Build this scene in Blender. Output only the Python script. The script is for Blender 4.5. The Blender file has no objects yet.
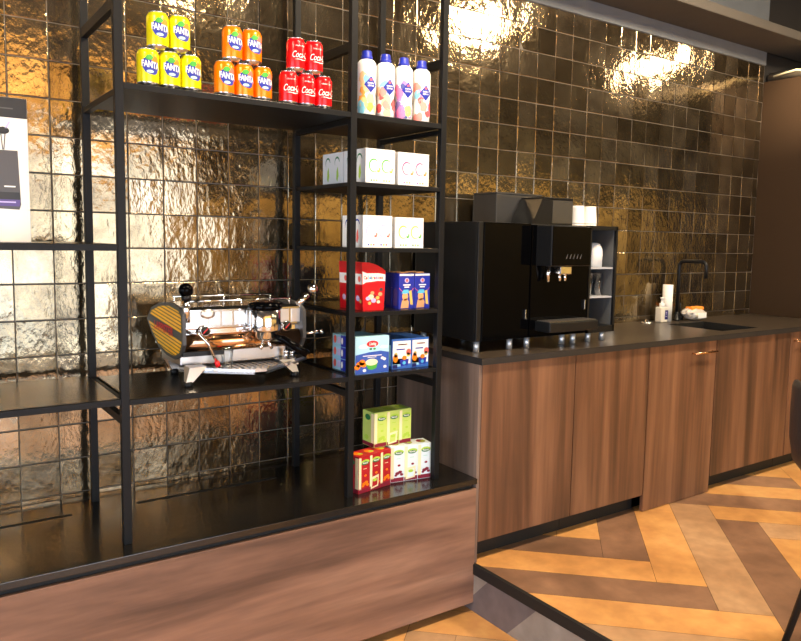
import bpy, bmesh, math, random
from mathutils import Vector, Matrix
random.seed(11)
PI = math.pi
SC = bpy.context.scene
COL = SC.collection

# ------------------------------------------------------------------ camera
cam_d = bpy.data.cameras.new('camera')
cam = bpy.data.objects.new('camera', cam_d); COL.objects.link(cam)
yaw, pitch, roll = math.radians(-35.5535), math.radians(-5.7496), math.radians(1.1331)
fw = Vector((math.sin(-yaw)*math.cos(pitch), math.cos(yaw)*math.cos(pitch), math.sin(pitch)))
rt = Vector((math.cos(yaw), math.sin(yaw), 0)); up = rt.cross(fw)
r2 = rt*math.cos(roll)+up*math.sin(roll); u2 = -rt*math.sin(roll)+up*math.cos(roll)
M = Matrix(((r2.x, u2.x, -fw.x, -.3516), (r2.y, u2.y, -fw.y, -2.9374), (r2.z, u2.z, -fw.z, 1.353), (0, 0, 0, 1)))
cam.matrix_world = M
cam_d.sensor_fit = 'HORIZONTAL'; cam_d.sensor_width = 36
cam_d.lens = 745.149/801*36
cam_d.shift_x = (400.5-421.54)/801; cam_d.shift_y = (314.16-320.5)/801
cam_d.clip_start = .02; cam_d.clip_end = 200
SC.camera = cam

# ------------------------------------------------------------------ world, lights, exposure
SC.view_settings.view_transform = 'Standard'; SC.view_settings.look = 'None'
SC.view_settings.gamma = 1; SC.view_settings.use_curve_mapping = False
SC.view_settings.exposure = 0.0
W = bpy.data.worlds.new('daylight'); SC.world = W; W.use_nodes = True
nt = W.node_tree; bg = nt.nodes['Background']
tc = nt.nodes.new('ShaderNodeTexCoord'); nz = nt.nodes.new('ShaderNodeTexNoise'); nz.inputs['Scale'].default_value = 2.2
cr = nt.nodes.new('ShaderNodeValToRGB')
cr.color_ramp.elements[0].position = .35; cr.color_ramp.elements[0].color = (.50, .66, .92, 1)
cr.color_ramp.elements[1].position = .62; cr.color_ramp.elements[1].color = (.95, .97, 1, 1)
nt.links.new(tc.outputs['Generated'], nz.inputs['Vector']); nt.links.new(nz.outputs['Fac'], cr.inputs[0])
nt.links.new(cr.outputs[0], bg.inputs['Color']); bg.inputs['Strength'].default_value = 7.0

def area(name, loc, target, sx, sy, power, color, shape='DISK', spread=PI):
    d = bpy.data.lights.new(name, 'AREA'); d.shape = shape; d.size = sx
    if shape in ('RECTANGLE', 'ELLIPSE'): d.size_y = sy
    d.energy = power; d.color = color; d.spread = spread
    o = bpy.data.objects.new(name, d); COL.objects.link(o); o.location = loc
    o.rotation_euler = (Vector(target)-Vector(loc)).to_track_quat('-Z', 'Y').to_euler()
    return o
WARM = (1, .80, .56)
LAMPS = [(-.85, 36), (1.22, 62), (3.28, 66), (5.36, 30)]
for x, p in LAMPS:                                            # ceiling lamp row above the bar front
    area('ceiling_or_added_lamp', (x, -1.5, 2.95), (x-.05, -.75, .9), .36, .36, p, WARM)
for x, p in ((-1.5, 120), (.2, 130), (1.6, 120), (4.4, 90), (6.4, 120), (8.4, 120), (10, 60)):   # second row, added unseen: warms the back wall mirrored in the tiles
    area('ceiling_or_added_lamp', (x, -5.0, 3.05), (x, -5.8, 2.0 if x < 3 else .6), .3, .3, p, (1, .72, .38) if x < 3 else (1, .84, .46))
win = area('window_portal', (.45, -6.05, 1.1), (.45, 0, 1.1), 4.1, 2.4, 1, (1, 1, 1), 'RECTANGLE')
win.data.cycles.is_portal = True
win2 = area('window_portal', (-4.05, -3.0, 1.2), (0, -3.0, 1.2), 4.6, 2.5, 1, (1, 1, 1), 'RECTANGLE'); win2.data.cycles.is_portal = True
sp = bpy.data.lights.new('added_wall_spot', 'SPOT'); sp.energy = 150; sp.color = WARM; sp.spot_size = .85; sp.spot_blend = .9; sp.shadow_soft_size = .05  # added spot without a known fixture, brightens the brown wall's top
so = bpy.data.objects.new('added_wall_spot', sp); COL.objects.link(so); so.location = (4.05, -.75, 2.62)
so.rotation_euler = (Vector((4.75, -.25, 2.3))-so.location).to_track_quat('-Z', 'Y').to_euler()

# ------------------------------------------------------------------ materials
def lin(c):
    return tuple(((v/255)/12.92 if v/255 <= .04045 else ((v/255+.055)/1.055)**2.4) for v in c)
MATS = {}
def mat(name, rgb, rough=.5, metal=0., coat=0., var=.06, scale=30., bump=0., trans=0., spec=.5, ior=1.5):
    if name in MATS: return MATS[name]
    m = bpy.data.materials.new(name); m.use_nodes = True; n = m.node_tree; b = n.nodes['Principled BSDF']
    c = lin(rgb)
    t = n.nodes.new('ShaderNodeTexCoord'); z = n.nodes.new('ShaderNodeTexNoise'); z.inputs['Scale'].default_value = scale
    n.links.new(t.outputs['Object'], z.inputs['Vector'])
    mx = n.nodes.new('ShaderNodeMix'); mx.data_type = 'RGBA'
    mx.inputs[6].default_value = (*[v*(1-var) for v in c], 1); mx.inputs[7].default_value = (*[min(1, v*(1+var)) for v in c], 1)
    n.links.new(z.outputs['Fac'], mx.inputs[0]); n.links.new(mx.outputs[2], b.inputs['Base Color'])
    b.inputs['Roughness'].default_value = rough; b.inputs['Metallic'].default_value = metal
    b.inputs['Coat Weight'].default_value = coat; b.inputs['Coat Roughness'].default_value = .06
    b.inputs['Transmission Weight'].default_value = trans; b.inputs['Specular IOR Level'].default_value = spec; b.inputs['IOR'].default_value = ior
    if bump:
        bp = n.nodes.new('ShaderNodeBump'); bp.inputs['Strength'].default_value = bump; bp.inputs['Distance'].default_value = .002
        n.links.new(z.outputs['Fac'], bp.inputs['Height']); n.links.new(bp.outputs[0], b.inputs['Normal'])
    MATS[name] = m; return m

def wood(name, dark, mid, light, stretch, rough=.42, rnd=0.):
    """streaky veneer; stretch = object-space scale per axis (small along the grain)"""
    m = bpy.data.materials.new(name); m.use_nodes = True; n = m.node_tree; b = n.nodes['Principled BSDF']
    t = n.nodes.new('ShaderNodeTexCoord'); mp = n.nodes.new('ShaderNodeMapping'); mp.inputs['Scale'].default_value = stretch
    oi = n.nodes.new('ShaderNodeObjectInfo'); vm = n.nodes.new('ShaderNodeVectorMath'); vm.operation = 'MULTIPLY_ADD'
    vm.inputs[1].default_value = (3.1, 5.3, 4.7)
    n.links.new(oi.outputs['Random'], vm.inputs[0]); n.links.new(t.outputs['Object'], vm.inputs[2])
    n.links.new(vm.outputs[0], mp.inputs['Vector'])
    z = n.nodes.new('ShaderNodeTexNoise'); z.inputs['Scale'].default_value = 1; z.inputs['Detail'].default_value = 7; z.inputs['Distortion'].default_value = .5
    n.links.new(mp.outputs[0], z.inputs['Vector'])
    r = n.nodes.new('ShaderNodeValToRGB'); e = r.color_ramp.elements
    e[0].position = .33; e[0].color = (*lin(dark), 1); e[1].position = .68; e[1].color = (*lin(light), 1)
    q = e.new(.5); q.color = (*lin(mid), 1)
    n.links.new(z.outputs['Fac'], r.inputs[0])
    mp2 = n.nodes.new('ShaderNodeMapping'); mp2.inputs['Scale'].default_value = tuple(s*7 for s in stretch); n.links.new(vm.outputs[0], mp2.inputs['Vector'])
    z2 = n.nodes.new('ShaderNodeTexNoise'); z2.inputs['Scale'].default_value = 1; z2.inputs['Detail'].default_value = 4; n.links.new(mp2.outputs[0], z2.inputs['Vector'])
    mx = n.nodes.new('ShaderNodeMix'); mx.data_type = 'RGBA'; mx.blend_type = 'OVERLAY'; mx.inputs[0].default_value = .35
    n.links.new(r.outputs[0], mx.inputs[6]); n.links.new(z2.outputs['Fac'], mx.inputs[7])
    col = mx.outputs[2]
    if rnd:
        g = n.nodes.new('ShaderNodeNewGeometry'); mr = n.nodes.new('ShaderNodeMapRange')
        mr.inputs[3].default_value = 1-rnd; mr.inputs[4].default_value = 1+rnd
        n.links.new(g.outputs['Random Per Island'], mr.inputs[0])
        mm = n.nodes.new('ShaderNodeVectorMath'); mm.operation = 'SCALE'
        n.links.new(col, mm.inputs[0]); n.links.new(mr.outputs[0], mm.inputs['Scale']); col = mm.outputs[0]
    n.links.new(col, b.inputs['Base Color']); b.inputs['Roughness'].default_value = rough
    bp = n.nodes.new('ShaderNodeBump'); bp.inputs['Strength'].default_value = .12; bp.inputs['Distance'].default_value = .001
    n.links.new(z2.outputs['Fac'], bp.inputs['Height']); n.links.new(bp.outputs[0], b.inputs['Normal'])
    MATS[name] = m; return m

def tile_material():
    m = bpy.data.materials.new('glazed_bronze_tile'); m.use_nodes = True; n = m.node_tree; b = n.nodes['Principled BSDF']
    g = n.nodes.new('ShaderNodeNewGeometry'); t = n.nodes.new('ShaderNodeTexCoord')
    r = n.nodes.new('ShaderNodeValToRGB'); e = r.color_ramp.elements
    e[0].position = 0; e[0].color = (.21, .158, .09, 1); e[1].position = 1; e[1].color = (.44, .355, .235, 1)
    q = e.new(.5); q.color = (.31, .24, .14, 1)
    n.links.new(g.outputs['Random Per Island'], r.inputs[0])
    z0 = n.nodes.new('ShaderNodeTexNoise'); z0.inputs['Scale'].default_value = 9; z0.inputs['Detail'].default_value = 5
    n.links.new(t.outputs['Object'], z0.inputs['Vector'])
    r0 = n.nodes.new('ShaderNodeValToRGB'); r0.color_ramp.elements[0].position = .3; r0.color_ramp.elements[0].color = (.55, .52, .5, 1)
    r0.color_ramp.elements[1].position = .62; r0.color_ramp.elements[1].color = (1, 1, 1, 1)
    n.links.new(z0.outputs['Fac'], r0.inputs[0])
    mx = n.nodes.new('ShaderNodeMix'); mx.data_type = 'RGBA'; mx.blend_type = 'MULTIPLY'; mx.inputs[0].default_value = 1
    n.links.new(r.outputs[0], mx.inputs[6]); n.links.new(r0.outputs[0], mx.inputs[7]); n.links.new(mx.outputs[2], b.inputs['Base Color'])
    b.inputs['Metallic'].default_value = .92; b.inputs['Roughness'].default_value = .11
    b.inputs['Coat Weight'].default_value = .35; b.inputs['Coat Roughness'].default_value = .04
    # waviness of the hand-made glaze, offset per tile
    sc = n.nodes.new('ShaderNodeVectorMath'); sc.operation = 'SCALE'; sc.inputs[0].default_value = (31., 17., 53.)
    n.links.new(g.outputs['Random Per Island'], sc.inputs['Scale'])
    ad = n.nodes.new('ShaderNodeVectorMath'); n.links.new(sc.outputs[0], ad.inputs[0]); n.links.new(t.outputs['Object'], ad.inputs[1])
    mp = n.nodes.new('ShaderNodeMapping'); mp.inputs['Scale'].default_value = (1.25, 1, .8); n.links.new(ad.outputs[0], mp.inputs[0])
    z1 = n.nodes.new('ShaderNodeTexNoise'); z1.inputs['Scale'].default_value = 15; z1.inputs['Detail'].default_value = 2
    z2 = n.nodes.new('ShaderNodeTexNoise'); z2.inputs['Scale'].default_value = 62; z2.inputs['Detail'].default_value = 3
    for z in (z1, z2): n.links.new(mp.outputs[0], z.inputs['Vector'])
    b1 = n.nodes.new('ShaderNodeBump'); b1.inputs['Strength'].default_value = .36; b1.inputs['Distance'].default_value = .006
    b2 = n.nodes.new('ShaderNodeBump'); b2.inputs['Strength'].default_value = .8; b2.inputs['Distance'].default_value = .0011
    n.links.new(z1.outputs['Fac'], b1.inputs['Height']); n.links.new(z2.outputs['Fac'], b2.inputs['Height'])
    n.links.new(b1.outputs[0], b2.inputs['Normal']); n.links.new(b2.outputs[0], b.inputs['Normal'])
    n.links.new(b2.outputs[0], b.inputs['Coat Normal'])
    return m
TILE = tile_material()
GROUT = mat('grout', (112, 105, 95), .85, scale=60)
CONC = mat('grey_concrete', (104, 108, 112), .85, scale=6, var=.18, bump=.3)
CONC2 = mat('brown_grey_beam', (80, 75, 68), .8, scale=8, var=.15, bump=.3)
CEIL = mat('dark_ceiling', (30, 26, 23), .9, scale=3, var=.2)
OCHRE = mat('ochre_plaster', (182, 156, 104), .8, scale=2, var=.2)
NAVY = mat('navy_plaster', (20, 26, 70), .6, scale=2, var=.2)
BROWNWALL = mat('dark_brown_panel', (52, 38, 25), .6, scale=3, var=.1, spec=.15)
BLACKMET = mat('black_powder_coat', (9, 10, 12), .5, 0, var=.1, scale=120, spec=.25)
SHELFTOP = mat('dark_shelf_board', (24, 21, 18), .26, 0, var=.12, scale=14)
BENCHTOP = mat('black_glossy_laminate', (18, 17, 16), .2, 0, var=.15, scale=10, spec=.8)
STONE = mat('dark_worktop', (66, 57, 48), .28, 0, var=.28, scale=9)
STONEEDGE = mat('dark_worktop_edge', (36, 35, 36), .45, 0, var=.15, scale=20)
BLACK = mat('matt_black', (12, 12, 12), .6)
GLOSSBLACK = mat('gloss_black', (4, 4, 5), .06, 0, var=.02, spec=.06)
SATBLACK = mat('satin_black', (19, 20, 22), .35, spec=.3)
GREYPLAS = mat('smoked_grey_plastic', (58, 57, 56), .2)
ALU = mat('aluminium', (205, 205, 208), .25, 1.)
CHROME = mat('chrome', (232, 230, 228), .13, 1., var=.02)
BRUSHED = mat('brushed_steel', (214, 208, 202), .33, 1., var=.06, scale=200)
BRASS = mat('warm_steel', (214, 170, 126), .25, 1.)
WHITE = mat('white_print', (240, 240, 238), .45, var=.01)
PAPER = mat('white_paper', (236, 234, 228), .7, var=.02)
SHELFGREY = mat('pale_cup_shelf', (170, 172, 178), .4)
def glass_material():
    m = bpy.data.materials.new('clear_glass'); m.use_nodes = True; n = m.node_tree; n.nodes.remove(n.nodes['Principled BSDF'])
    t = n.nodes.new('ShaderNodeBsdfTransparent'); t.inputs[0].default_value = (.93, .95, .96, 1)
    g = n.nodes.new('ShaderNodeBsdfGlossy'); g.inputs['Roughness'].default_value = .04
    lw = n.nodes.new('ShaderNodeLayerWeight'); lw.inputs[0].default_value = .42; mx = n.nodes.new('ShaderNodeMixShader')
    n.links.new(lw.outputs['Facing'], mx.inputs[0]); n.links.new(t.outputs[0], mx.inputs[1]); n.links.new(g.outputs[0], mx.inputs[2])
    n.links.new(mx.outputs[0], n.nodes['Material Output'].inputs[0]); return m
GLASS = glass_material()
LEATHER = mat('dark_leather', (40, 37, 38), .38, 0, var=.15, scale=60, bump=.25)
P = {k: mat('print_'+k, v, .42, var=.02) for k, v in dict(
    yellow=(248, 226, 12), orange=(255, 134, 8), red=(214, 20, 28), darkred=(150, 14, 34), blue=(28, 44, 160), navy=(24, 30, 96),
    green=(70, 170, 60), darkgreen=(28, 120, 70), lime=(176, 214, 70), paleblue=(150, 205, 236), skyblue=(176, 226, 246), white=(244, 244, 242),
    pink=(222, 44, 130), lavender=(190, 180, 226), cream=(246, 234, 190), maroon=(132, 18, 48), mint=(186, 228, 214), black=(20, 20, 20),
    gold=(222, 188, 96), purple=(120, 60, 150), peach=(250, 176, 110), coral=(240, 104, 92), cyan=(90, 190, 226), grey=(70, 68, 70), violet=(78, 60, 130), tan=(214, 160, 110)).items()}
CANY = mat('yellow_can_paint', (238, 228, 14), .26, .25, var=.02)
CANO = mat('orange_can_paint', (255, 132, 4), .26, .25, var=.02)
CANR = mat('red_can_paint', (226, 14, 22), .26, .25, var=.02)
REDCARD = mat('red_card', (206, 16, 30), .3, var=.02)
WALNUT = wood('walnut_vertical', (64, 42, 30), (102, 69, 49), (130, 92, 67), (9, 9, .5))
WALNUTH = wood('walnut_horizontal', (88, 64, 52), (132, 98, 80), (160, 124, 102), (.7, 9, 7))
WALNUTD = wood('walnut_side', (78, 66, 60), (100, 84, 76), (122, 104, 94), (13, 9, .6))
OAKG = wood('oak_gold', (184, 130, 74), (206, 150, 88), (220, 166, 104), (2.2, 2.2, 2), .38, rnd=.08)
OAKT = wood('oak_tan', (156, 118, 84), (180, 140, 102), (196, 156, 116), (2.2, 2.2, 2), .38, rnd=.08)
OAKB = wood('oak_brown', (112, 82, 62), (138, 102, 78), (158, 120, 92), (2.2, 2.2, 2), .38, rnd=.08)
OAKGREY = wood('oak_grey_light', (132, 122, 112), (146, 136, 126), (158, 148, 138), (2, 2, 2), .6)
OAKGREYD = wood('oak_grey_dark', (92, 84, 84), (104, 94, 94), (116, 106, 104), (2, 2, 2), .6)

# ------------------------------------------------------------------ geometry helpers
class G:
    def __init__(s): s.v = []; s.f = []; s.m = []; s.s = []; s.mats = []
    def mi(s, m):
        if m not in s.mats: s.mats.append(m)
        return s.mats.index(m)
    def add(s, vs, fs, m, smooth=False, fn=None):
        o = len(s.v); i = s.mi(m)
        s.v += [tuple(fn(*p)) if fn else tuple(p) for p in vs]
        for f in fs: s.f.append([o+k for k in f]); s.m.append(i); s.s.append(smooth)
        return s
    def box(s, x0, x1, y0, y1, z0, z1, m, bev=0., fn=None):
        if bev:
            b = bmesh.new(); bmesh.ops.create_cube(b, size=1)
            for v in b.verts: v.co = ((x0+x1)/2+v.co.x*(x1-x0), (y0+y1)/2+v.co.y*(y1-y0), (z0+z1)/2+v.co.z*(z1-z0))
            bmesh.ops.bevel(b, geom=b.edges[:], offset=bev, segments=2, profile=.6, affect='EDGES')
            b.verts.index_update()
            s.add([v.co[:] for v in b.verts], [[v.index for v in f.verts] for f in b.faces], m, False, fn); b.free(); return s
        vs = [(x0, y0, z0), (x1, y0, z0), (x1, y1, z0), (x0, y1, z0), (x0, y0, z1), (x1, y0, z1), (x1, y1, z1), (x0, y1, z1)]
        return s.add(vs, [(0, 3, 2, 1), (4, 5, 6, 7), (0, 1, 5, 4), (1, 2, 6, 5), (2, 3, 7, 6), (3, 0, 4, 7)], m, False, fn)
    def lathe(s, prof, m, n=24, c=(0, 0, 0), fn=None, mats=None):
        """prof: (r,z) list bottom to top about the Z axis at c"""
        vs = []; 
        for r, z in prof:
            for k in range(n): a = 2*PI*k/n; vs.append((c[0]+r*math.cos(a), c[1]+r*math.sin(a), c[2]+z))
        for j in range(len(prof)-1):
            fs = [(j*n+k, j*n+(k+1) % n, (j+1)*n+(k+1) % n, (j+1)*n+k) for k in range(n)]
            if j == 0: base = len(s.v); s.v += [tuple(fn(*p)) if fn else p for p in vs]
            i = s.mi(mats[j] if mats else m)
            for f in fs: s.f.append([base+k for k in f]); s.m.append(i); s.s.append(True)
        for j, rev in ((0, True), (len(prof)-1, False)):
            if prof[j][0] > 1e-5:
                ring = [base+j*n+k for k in range(n)]
                s.f.append(ring[::-1] if rev else ring); s.m.append(s.mi((mats[0] if rev else mats[-1]) if mats else m)); s.s.append(False)
        return s
    def tube(s, pts, r, m, n=12, cap=True):
        pts = [Vector(p) for p in pts]; rings = []; prev = None
        rr = r if isinstance(r, (list, tuple)) else [r]*len(pts)
        for i, p in enumerate(pts):
            d = (pts[min(i+1, len(pts)-1)]-pts[max(i-1, 0)]).normalized()
            if prev is None: a = d.orthogonal().normalized()
            else: a = (prev-d*prev.dot(d)).normalized()
            prev = a; b = d.cross(a)
            rings.append([(p+a*math.cos(2*PI*k/n)*rr[i]+b*math.sin(2*PI*k/n)*rr[i])[:] for k in range(n)])
        o = len(s.v); i0 = s.mi(m)
        for rg in rings: s.v += rg
        for j in range(len(pts)-1):
            for k in range(n):
                s.f.append([o+j*n+k, o+j*n+(k+1) % n, o+(j+1)*n+(k+1) % n, o+(j+1)*n+k]); s.m.append(i0); s.s.append(True)
        if cap:
            s.f.append([o+k for k in range(n)][::-1]); s.m.append(i0); s.s.append(False)
            s.f.append([o+(len(pts)-1)*n+k for k in range(n)]); s.m.append(i0); s.s.append(False)
        return s
    def flat(s, poly, m, fn, step=0.):
        """2-D polygon (u,v) laid on a surface by fn(u,v)"""
        b = bmesh.new(); vs = [b.verts.new((p[0], p[1], 0)) for p in poly]
        b.faces.new(vs); bmesh.ops.triangulate(b, faces=b.faces[:])
        cut(b, step); b.verts.index_update()
        s.add([fn(v.co.x, v.co.y) for v in b.verts], [[v.index for v in f.verts] for f in b.faces], m); b.free(); return s
    def text(s, txt, size, m, fn, shear=0., step=0., sx=1., align='CENTER', bold=0.):
        b = text_bm(txt, size, shear, align, bold); cut(b, step/sx if step else 0); b.verts.index_update()
        s.add([fn(v.co.x*sx, v.co.y) for v in b.verts], [[v.index for v in f.verts] for f in b.faces], m); b.free(); return s
    def build(s, name, parent=None, loc=None, bevel=0.):
        me = bpy.data.meshes.new(name); me.from_pydata(s.v, [], s.f); me.validate()
        for m in s.mats: me.materials.append(m)
        if len(me.polygons) == len(s.m):
            me.polygons.foreach_set('material_index', s.m); me.polygons.foreach_set('use_smooth', s.s)
        o = bpy.data.objects.new(name, me); COL.objects.link(o)
        if parent: o.parent = parent
        if loc: o.location = loc
        if bevel:
            bv = o.modifiers.new('bevel', 'BEVEL'); bv.width = bevel; bv.segments = 2; bv.limit_method = 'ANGLE'
        return o
def cut(b, step):
    if not step or not b.verts: return
    xs = [v.co.x for v in b.verts]; x = min(xs)+step
    while x < max(xs):
        bmesh.ops.bisect_plane(b, geom=b.verts[:]+b.edges[:]+b.faces[:], plane_co=(x, 0, 0), plane_no=(1, 0, 0)); x += step
def text_bm(txt, size, shear, align, bold):
    cu = bpy.data.curves.new('lettering', 'FONT'); cu.body = txt; cu.size = size; cu.shear = shear; cu.align_x = align; cu.align_y = 'CENTER'; cu.offset = bold
    cu.resolution_u = 3
    o = bpy.data.objects.new('lettering', cu); COL.objects.link(o)
    dg = bpy.context.evaluated_depsgraph_get(); me = bpy.data.meshes.new_from_object(o.evaluated_get(dg))
    b = bmesh.new(); b.from_mesh(me); bmesh.ops.triangulate(b, faces=b.faces[:])
    bpy.data.objects.remove(o); bpy.data.meshes.remove(me); bpy.data.curves.remove(cu); return b
def front(x, y, z): return lambda u, v: (x+u, y, z+v)                        # a face looking towards -Y
def leftside(x, y, z): return lambda u, v: (x, y-u, z+v)                     # a face looking towards -X
def around(r, z=0): return lambda u, v: (r*math.sin(u/r), -r*math.cos(u/r), z+v)
def circ(cx, cy, rx, ry=None, n=18, a0=0, a1=2*PI):
    ry = rx if ry is None else ry
    return [(cx+rx*math.cos(a0+(a1-a0)*k/n), cy+ry*math.sin(a0+(a1-a0)*k/n)) for k in range(n)]
def rect(u0, u1, v0, v1): return [(u0, v0), (u1, v0), (u1, v1), (u0, v1)]

def thing(name, label, cat, loc=(0, 0, 0), rotz=0., group=None):
    o = bpy.data.objects.new(name, None); COL.objects.link(o); o.empty_display_size = .05
    o.location = loc; o.rotation_euler = (0, 0, rotz); return tag(o, label, cat, group)
def tag(o, label, cat, group=None):
    o['label'] = label; o['category'] = cat
    if group: o['group'] = group
    return o
def struct(o): o['kind'] = 'structure'; return o
def dup(root, loc, rotz, label, group=None):
    r = root.copy(); COL.objects.link(r); r.location = loc; r.rotation_euler = (0, 0, rotz); r['label'] = label
    if group: r['group'] = group
    for ch in list(root.children):
        c = ch.copy(); COL.objects.link(c); c.parent = r
        for g in list(ch.children):
            d = g.copy(); COL.objects.link(d); d.parent = c
    return r

# ------------------------------------------------------------------ setting: tiled wall
ZC, ZB = .8739, .3698                       # worktop and bench-top heights
LOW = -.205                                 # lower floor; the bar stands on a raised platform (z = 0)
XK = 1.597                                  # left end of the bar = edge of the platform
wl = G(); TX = 4.5482; TW = .13; gap = .0024
wl.box(-4, 4.612, .004, .12, LOW, 2.585, GROUT)
wl.box(-4, 4.612, -.006, .12, 2.5855, 3.25, CONC)
rw = random.Random(5)
for i in range(-49, 1):
    for j in range(-7, 14):
        x0 = TX+i*TW+gap/2; x1 = x0+TW-gap; z0 = .9074+j*TW+gap/2; z1 = min(z0+TW-gap, 2.583)
        if i == 0: x1 = 4.608
        if z1-z0 < .01 or x1 < -2.7 or z1 < .3: continue
        if x0 > XK+.1 and z1 < ZC: continue
        ax, az = rw.gauss(0, .011), rw.gauss(0, .012); cx, cz = (x0+x1)/2, (z0+z1)/2
        def P3(x, z, d): return (x, .003-d-(x-cx)*ax-(z-cz)*az, z)
        e, vs = .0022, []
        for (k, d) in ((0, -.001), (.0005, .0009), (e, .0017)):
            vs += [P3(x0+k, z0+k, d), P3(x1-k, z0+k, d), P3(x1-k, z1-k, d), P3(x0+k, z1-k, d)]
        fs = [(8, 9, 10, 11)]
        for a in (0, 4):
            for k in range(4): fs.append((a+k, a+(k+1) % 4, a+4+(k+1) % 4, a+4+k))
        wl.add(vs, fs, TILE)
struct(wl.build('wall_back'))
# the room behind the camera, seen only in the tiles
b = G(); b.box(-5, 12, -6.3, .6, 3.25, 3.4, CEIL); struct(b.build('ceiling'))
b = G(); b.box(-5, -1.6, -6.2, -6, LOW, 3.25, OCHRE); b.box(2.5, 12, -6.2, -6, LOW, 2.0, OCHRE); b.box(2.5, 12, -6.2, -6, 2.0, 3.25, CEIL); b.box(-1.6, 2.5, -6.2, -6, 2.32, 3.25, OCHRE); struct(b.build('wall_front'))  # upper right stretch is dark to paint the wall as unlit there
b = G()
for x in (-1.6, -.6, .55, .9, 1.7, 2.44): b.box(x, x+.06, -6.17, -6.08, LOW, 2.32, BLACKMET)
b.box(-1.6, 2.5, -6.17, -6.08, 2.26, 2.32, BLACKMET); b.box(-1.6, 2.5, -6.17, -6.08, LOW, LOW+.08, BLACKMET); b.box(-1.6, 2.5, -6.16, -6.09, .95, 1.0, BLACKMET)
struct(b.build('window_1'))
b = G(); b.box(-4.1, -4, -.7, .6, LOW, 3.25, OCHRE); b.box(-4.1, -4, -6.2, -5.3, LOW, 3.25, OCHRE); b.box(-4.1, -4, -5.3, -.7, 2.45, 3.25, OCHRE); b.box(-4.1, -4, -5.3, -.7, LOW-.1, -.05, OCHRE); struct(b.build('wall_left'))
b = G()
for y in (-5.3, -3.77, -2.23, -.76): b.box(-4.09, -4.02, y, y+.06, -.05, 2.45, BLACKMET)
b.box(-4.09, -4.02, -5.3, -.7, 2.39, 2.45, BLACKMET); b.box(-4.09, -4.02, -5.3, -.7, -.05, .01, BLACKMET)
struct(b.build('window_2'))
b = G(); b.box(4.612, 6.6, -.36, .1, 0, 2.475, BROWNWALL); struct(b.build('wall_right'))
b = G(); b.box(12, 12.1, -6.2, .6, 0, 3.25, NAVY); b.box(6.6, 12, -.1, .1, 0, 3.25, NAVY); b.box(4.612, 6.6, .02, .12, 2.475, 3.25, CEIL); struct(b.build('wall_side'))  # dark sheet over the brown wall stands in for the unlit void

# ------------------------------------------------------------------ floors: herringbone planks
def clip(poly, edges):
    for (nx, ny, c) in edges:
        out = []
        for i in range(len(poly)):
            p, q = poly[i], poly[(i+1) % len(poly)]
            dp, dq = nx*p[0]+ny*p[1]-c, nx*q[0]+ny*q[1]-c
            if dp >= 0: out.append(p)
            if (dp >= 0) != (dq >= 0): t = dp/(dp-dq); out.append((p[0]+t*(q[0]-p[0]), p[1]+t*(q[1]-p[1])))
        poly = out
        if len(poly) < 3: return None
    return poly
PW, PL, A0, B0 = .1955, 6*.1955, 2.31, -.667
S2 = math.sqrt(.5)
KNOWN = {('v', 0, 0): OAKG, ('v', 0, 1): OAKT, ('v', 0, 2): OAKB, ('v', 0, -1): OAKB, ('h', 0, 0): OAKB, ('h', 0, -1): OAKG, ('h', 0, 1): OAKG, ('h', 0, -2): OAKB,
         ('h', 0, 2): OAKT, ('h', 1, 1): OAKG, ('h', 1, 0): OAKB, ('h', 1, -1): OAKG, ('v', 0, 3): OAKG, ('h', 1, 2): OAKT, ('h', 1, 3): OAKG, ('v', -1, -1): OAKG}
def herringbone(g, z, edges, seed, rng=40, known=True, base=None):
    r = random.Random(seed)
    for n in range(-6, 7):
        for k in range(-rng, rng):
            for kind in 'vh':
                a, bb = A0+n*PL+k*PW, B0-n*PL+k*PW
                q = (a, a+PW, bb-PL, bb) if kind == 'v' else (a+PW-PL, a+PW, bb, bb+PW)
                m = r.choice([OAKG, OAKG, OAKT, OAKB, OAKT])
                if known: m = KNOWN.get((kind, n, k), m)
                i = .0008
                pl = [(q[0]+i, q[2]+i), (q[1]-i, q[2]+i), (q[1]-i, q[3]-i), (q[0]+i, q[3]-i)]
                pl = [((u-v)*S2, (-u-v)*S2) for u, v in pl][::-1]
                pl = clip(pl, edges)
                if pl: g.add([(x, y, z) for x, y in pl], [list(range(len(pl)))] if area2(pl) > 0 else [list(range(len(pl)))[::-1]], m)
def area2(p): return sum(p[i][0]*p[(i+1) % len(p)][1]-p[(i+1) % len(p)][0]*p[i][1] for i in range(len(p)))
fl = G(); fl.box(XK+.001, 12, -6.2, .1, LOW, -.001, BLACK)
herringbone(fl, .0, [(1, 0, XK+.001), (-1, 0, -7.5), (0, 1, -5), (0, -1, .55)], 3)
struct(fl.build('floor'))
fl = G(); fl.box(-5, XK, -6.2, .1, LOW-.1, LOW-.001, BLACK)
herringbone(fl, LOW, [(1, 0, -3), (-1, 0, -XK), (0, 1, -5), (0, -1, .5)], 9, known=False)
struct(fl.build('floor_lower'))
# riser of the platform: slanted planks, greyed to paint them in shade, under a black nosing
rs = G()
for k in range(-4, 26):
    c0 = -.86-.2835*(k-1) + .2835; poly = [(c0-2, LOW), (c0, LOW)]
    y1 = -.848+.2835-.2835*k          # lower edge start of plank k (towards the camera)
    pl = [(y1, LOW), (y1-.2835, LOW), (y1-.2835-.16, -.04), (y1-.16, -.04)]
    rs.add([(XK-.006, y, z) for y, z in pl], [(0, 1, 2, 3)], OAKGREYD if k % 2 == 0 else OAKGREY)
rs.box(XK-.005, XK, -6, -.4, LOW, -.04, OAKGREYD)
struct(rs.build('trim_1'))
b = G(); b.box(XK-.012, XK+.006, -6, -.62, -.04, .003, BLACK); struct(b.build('trim_2'))

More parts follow.
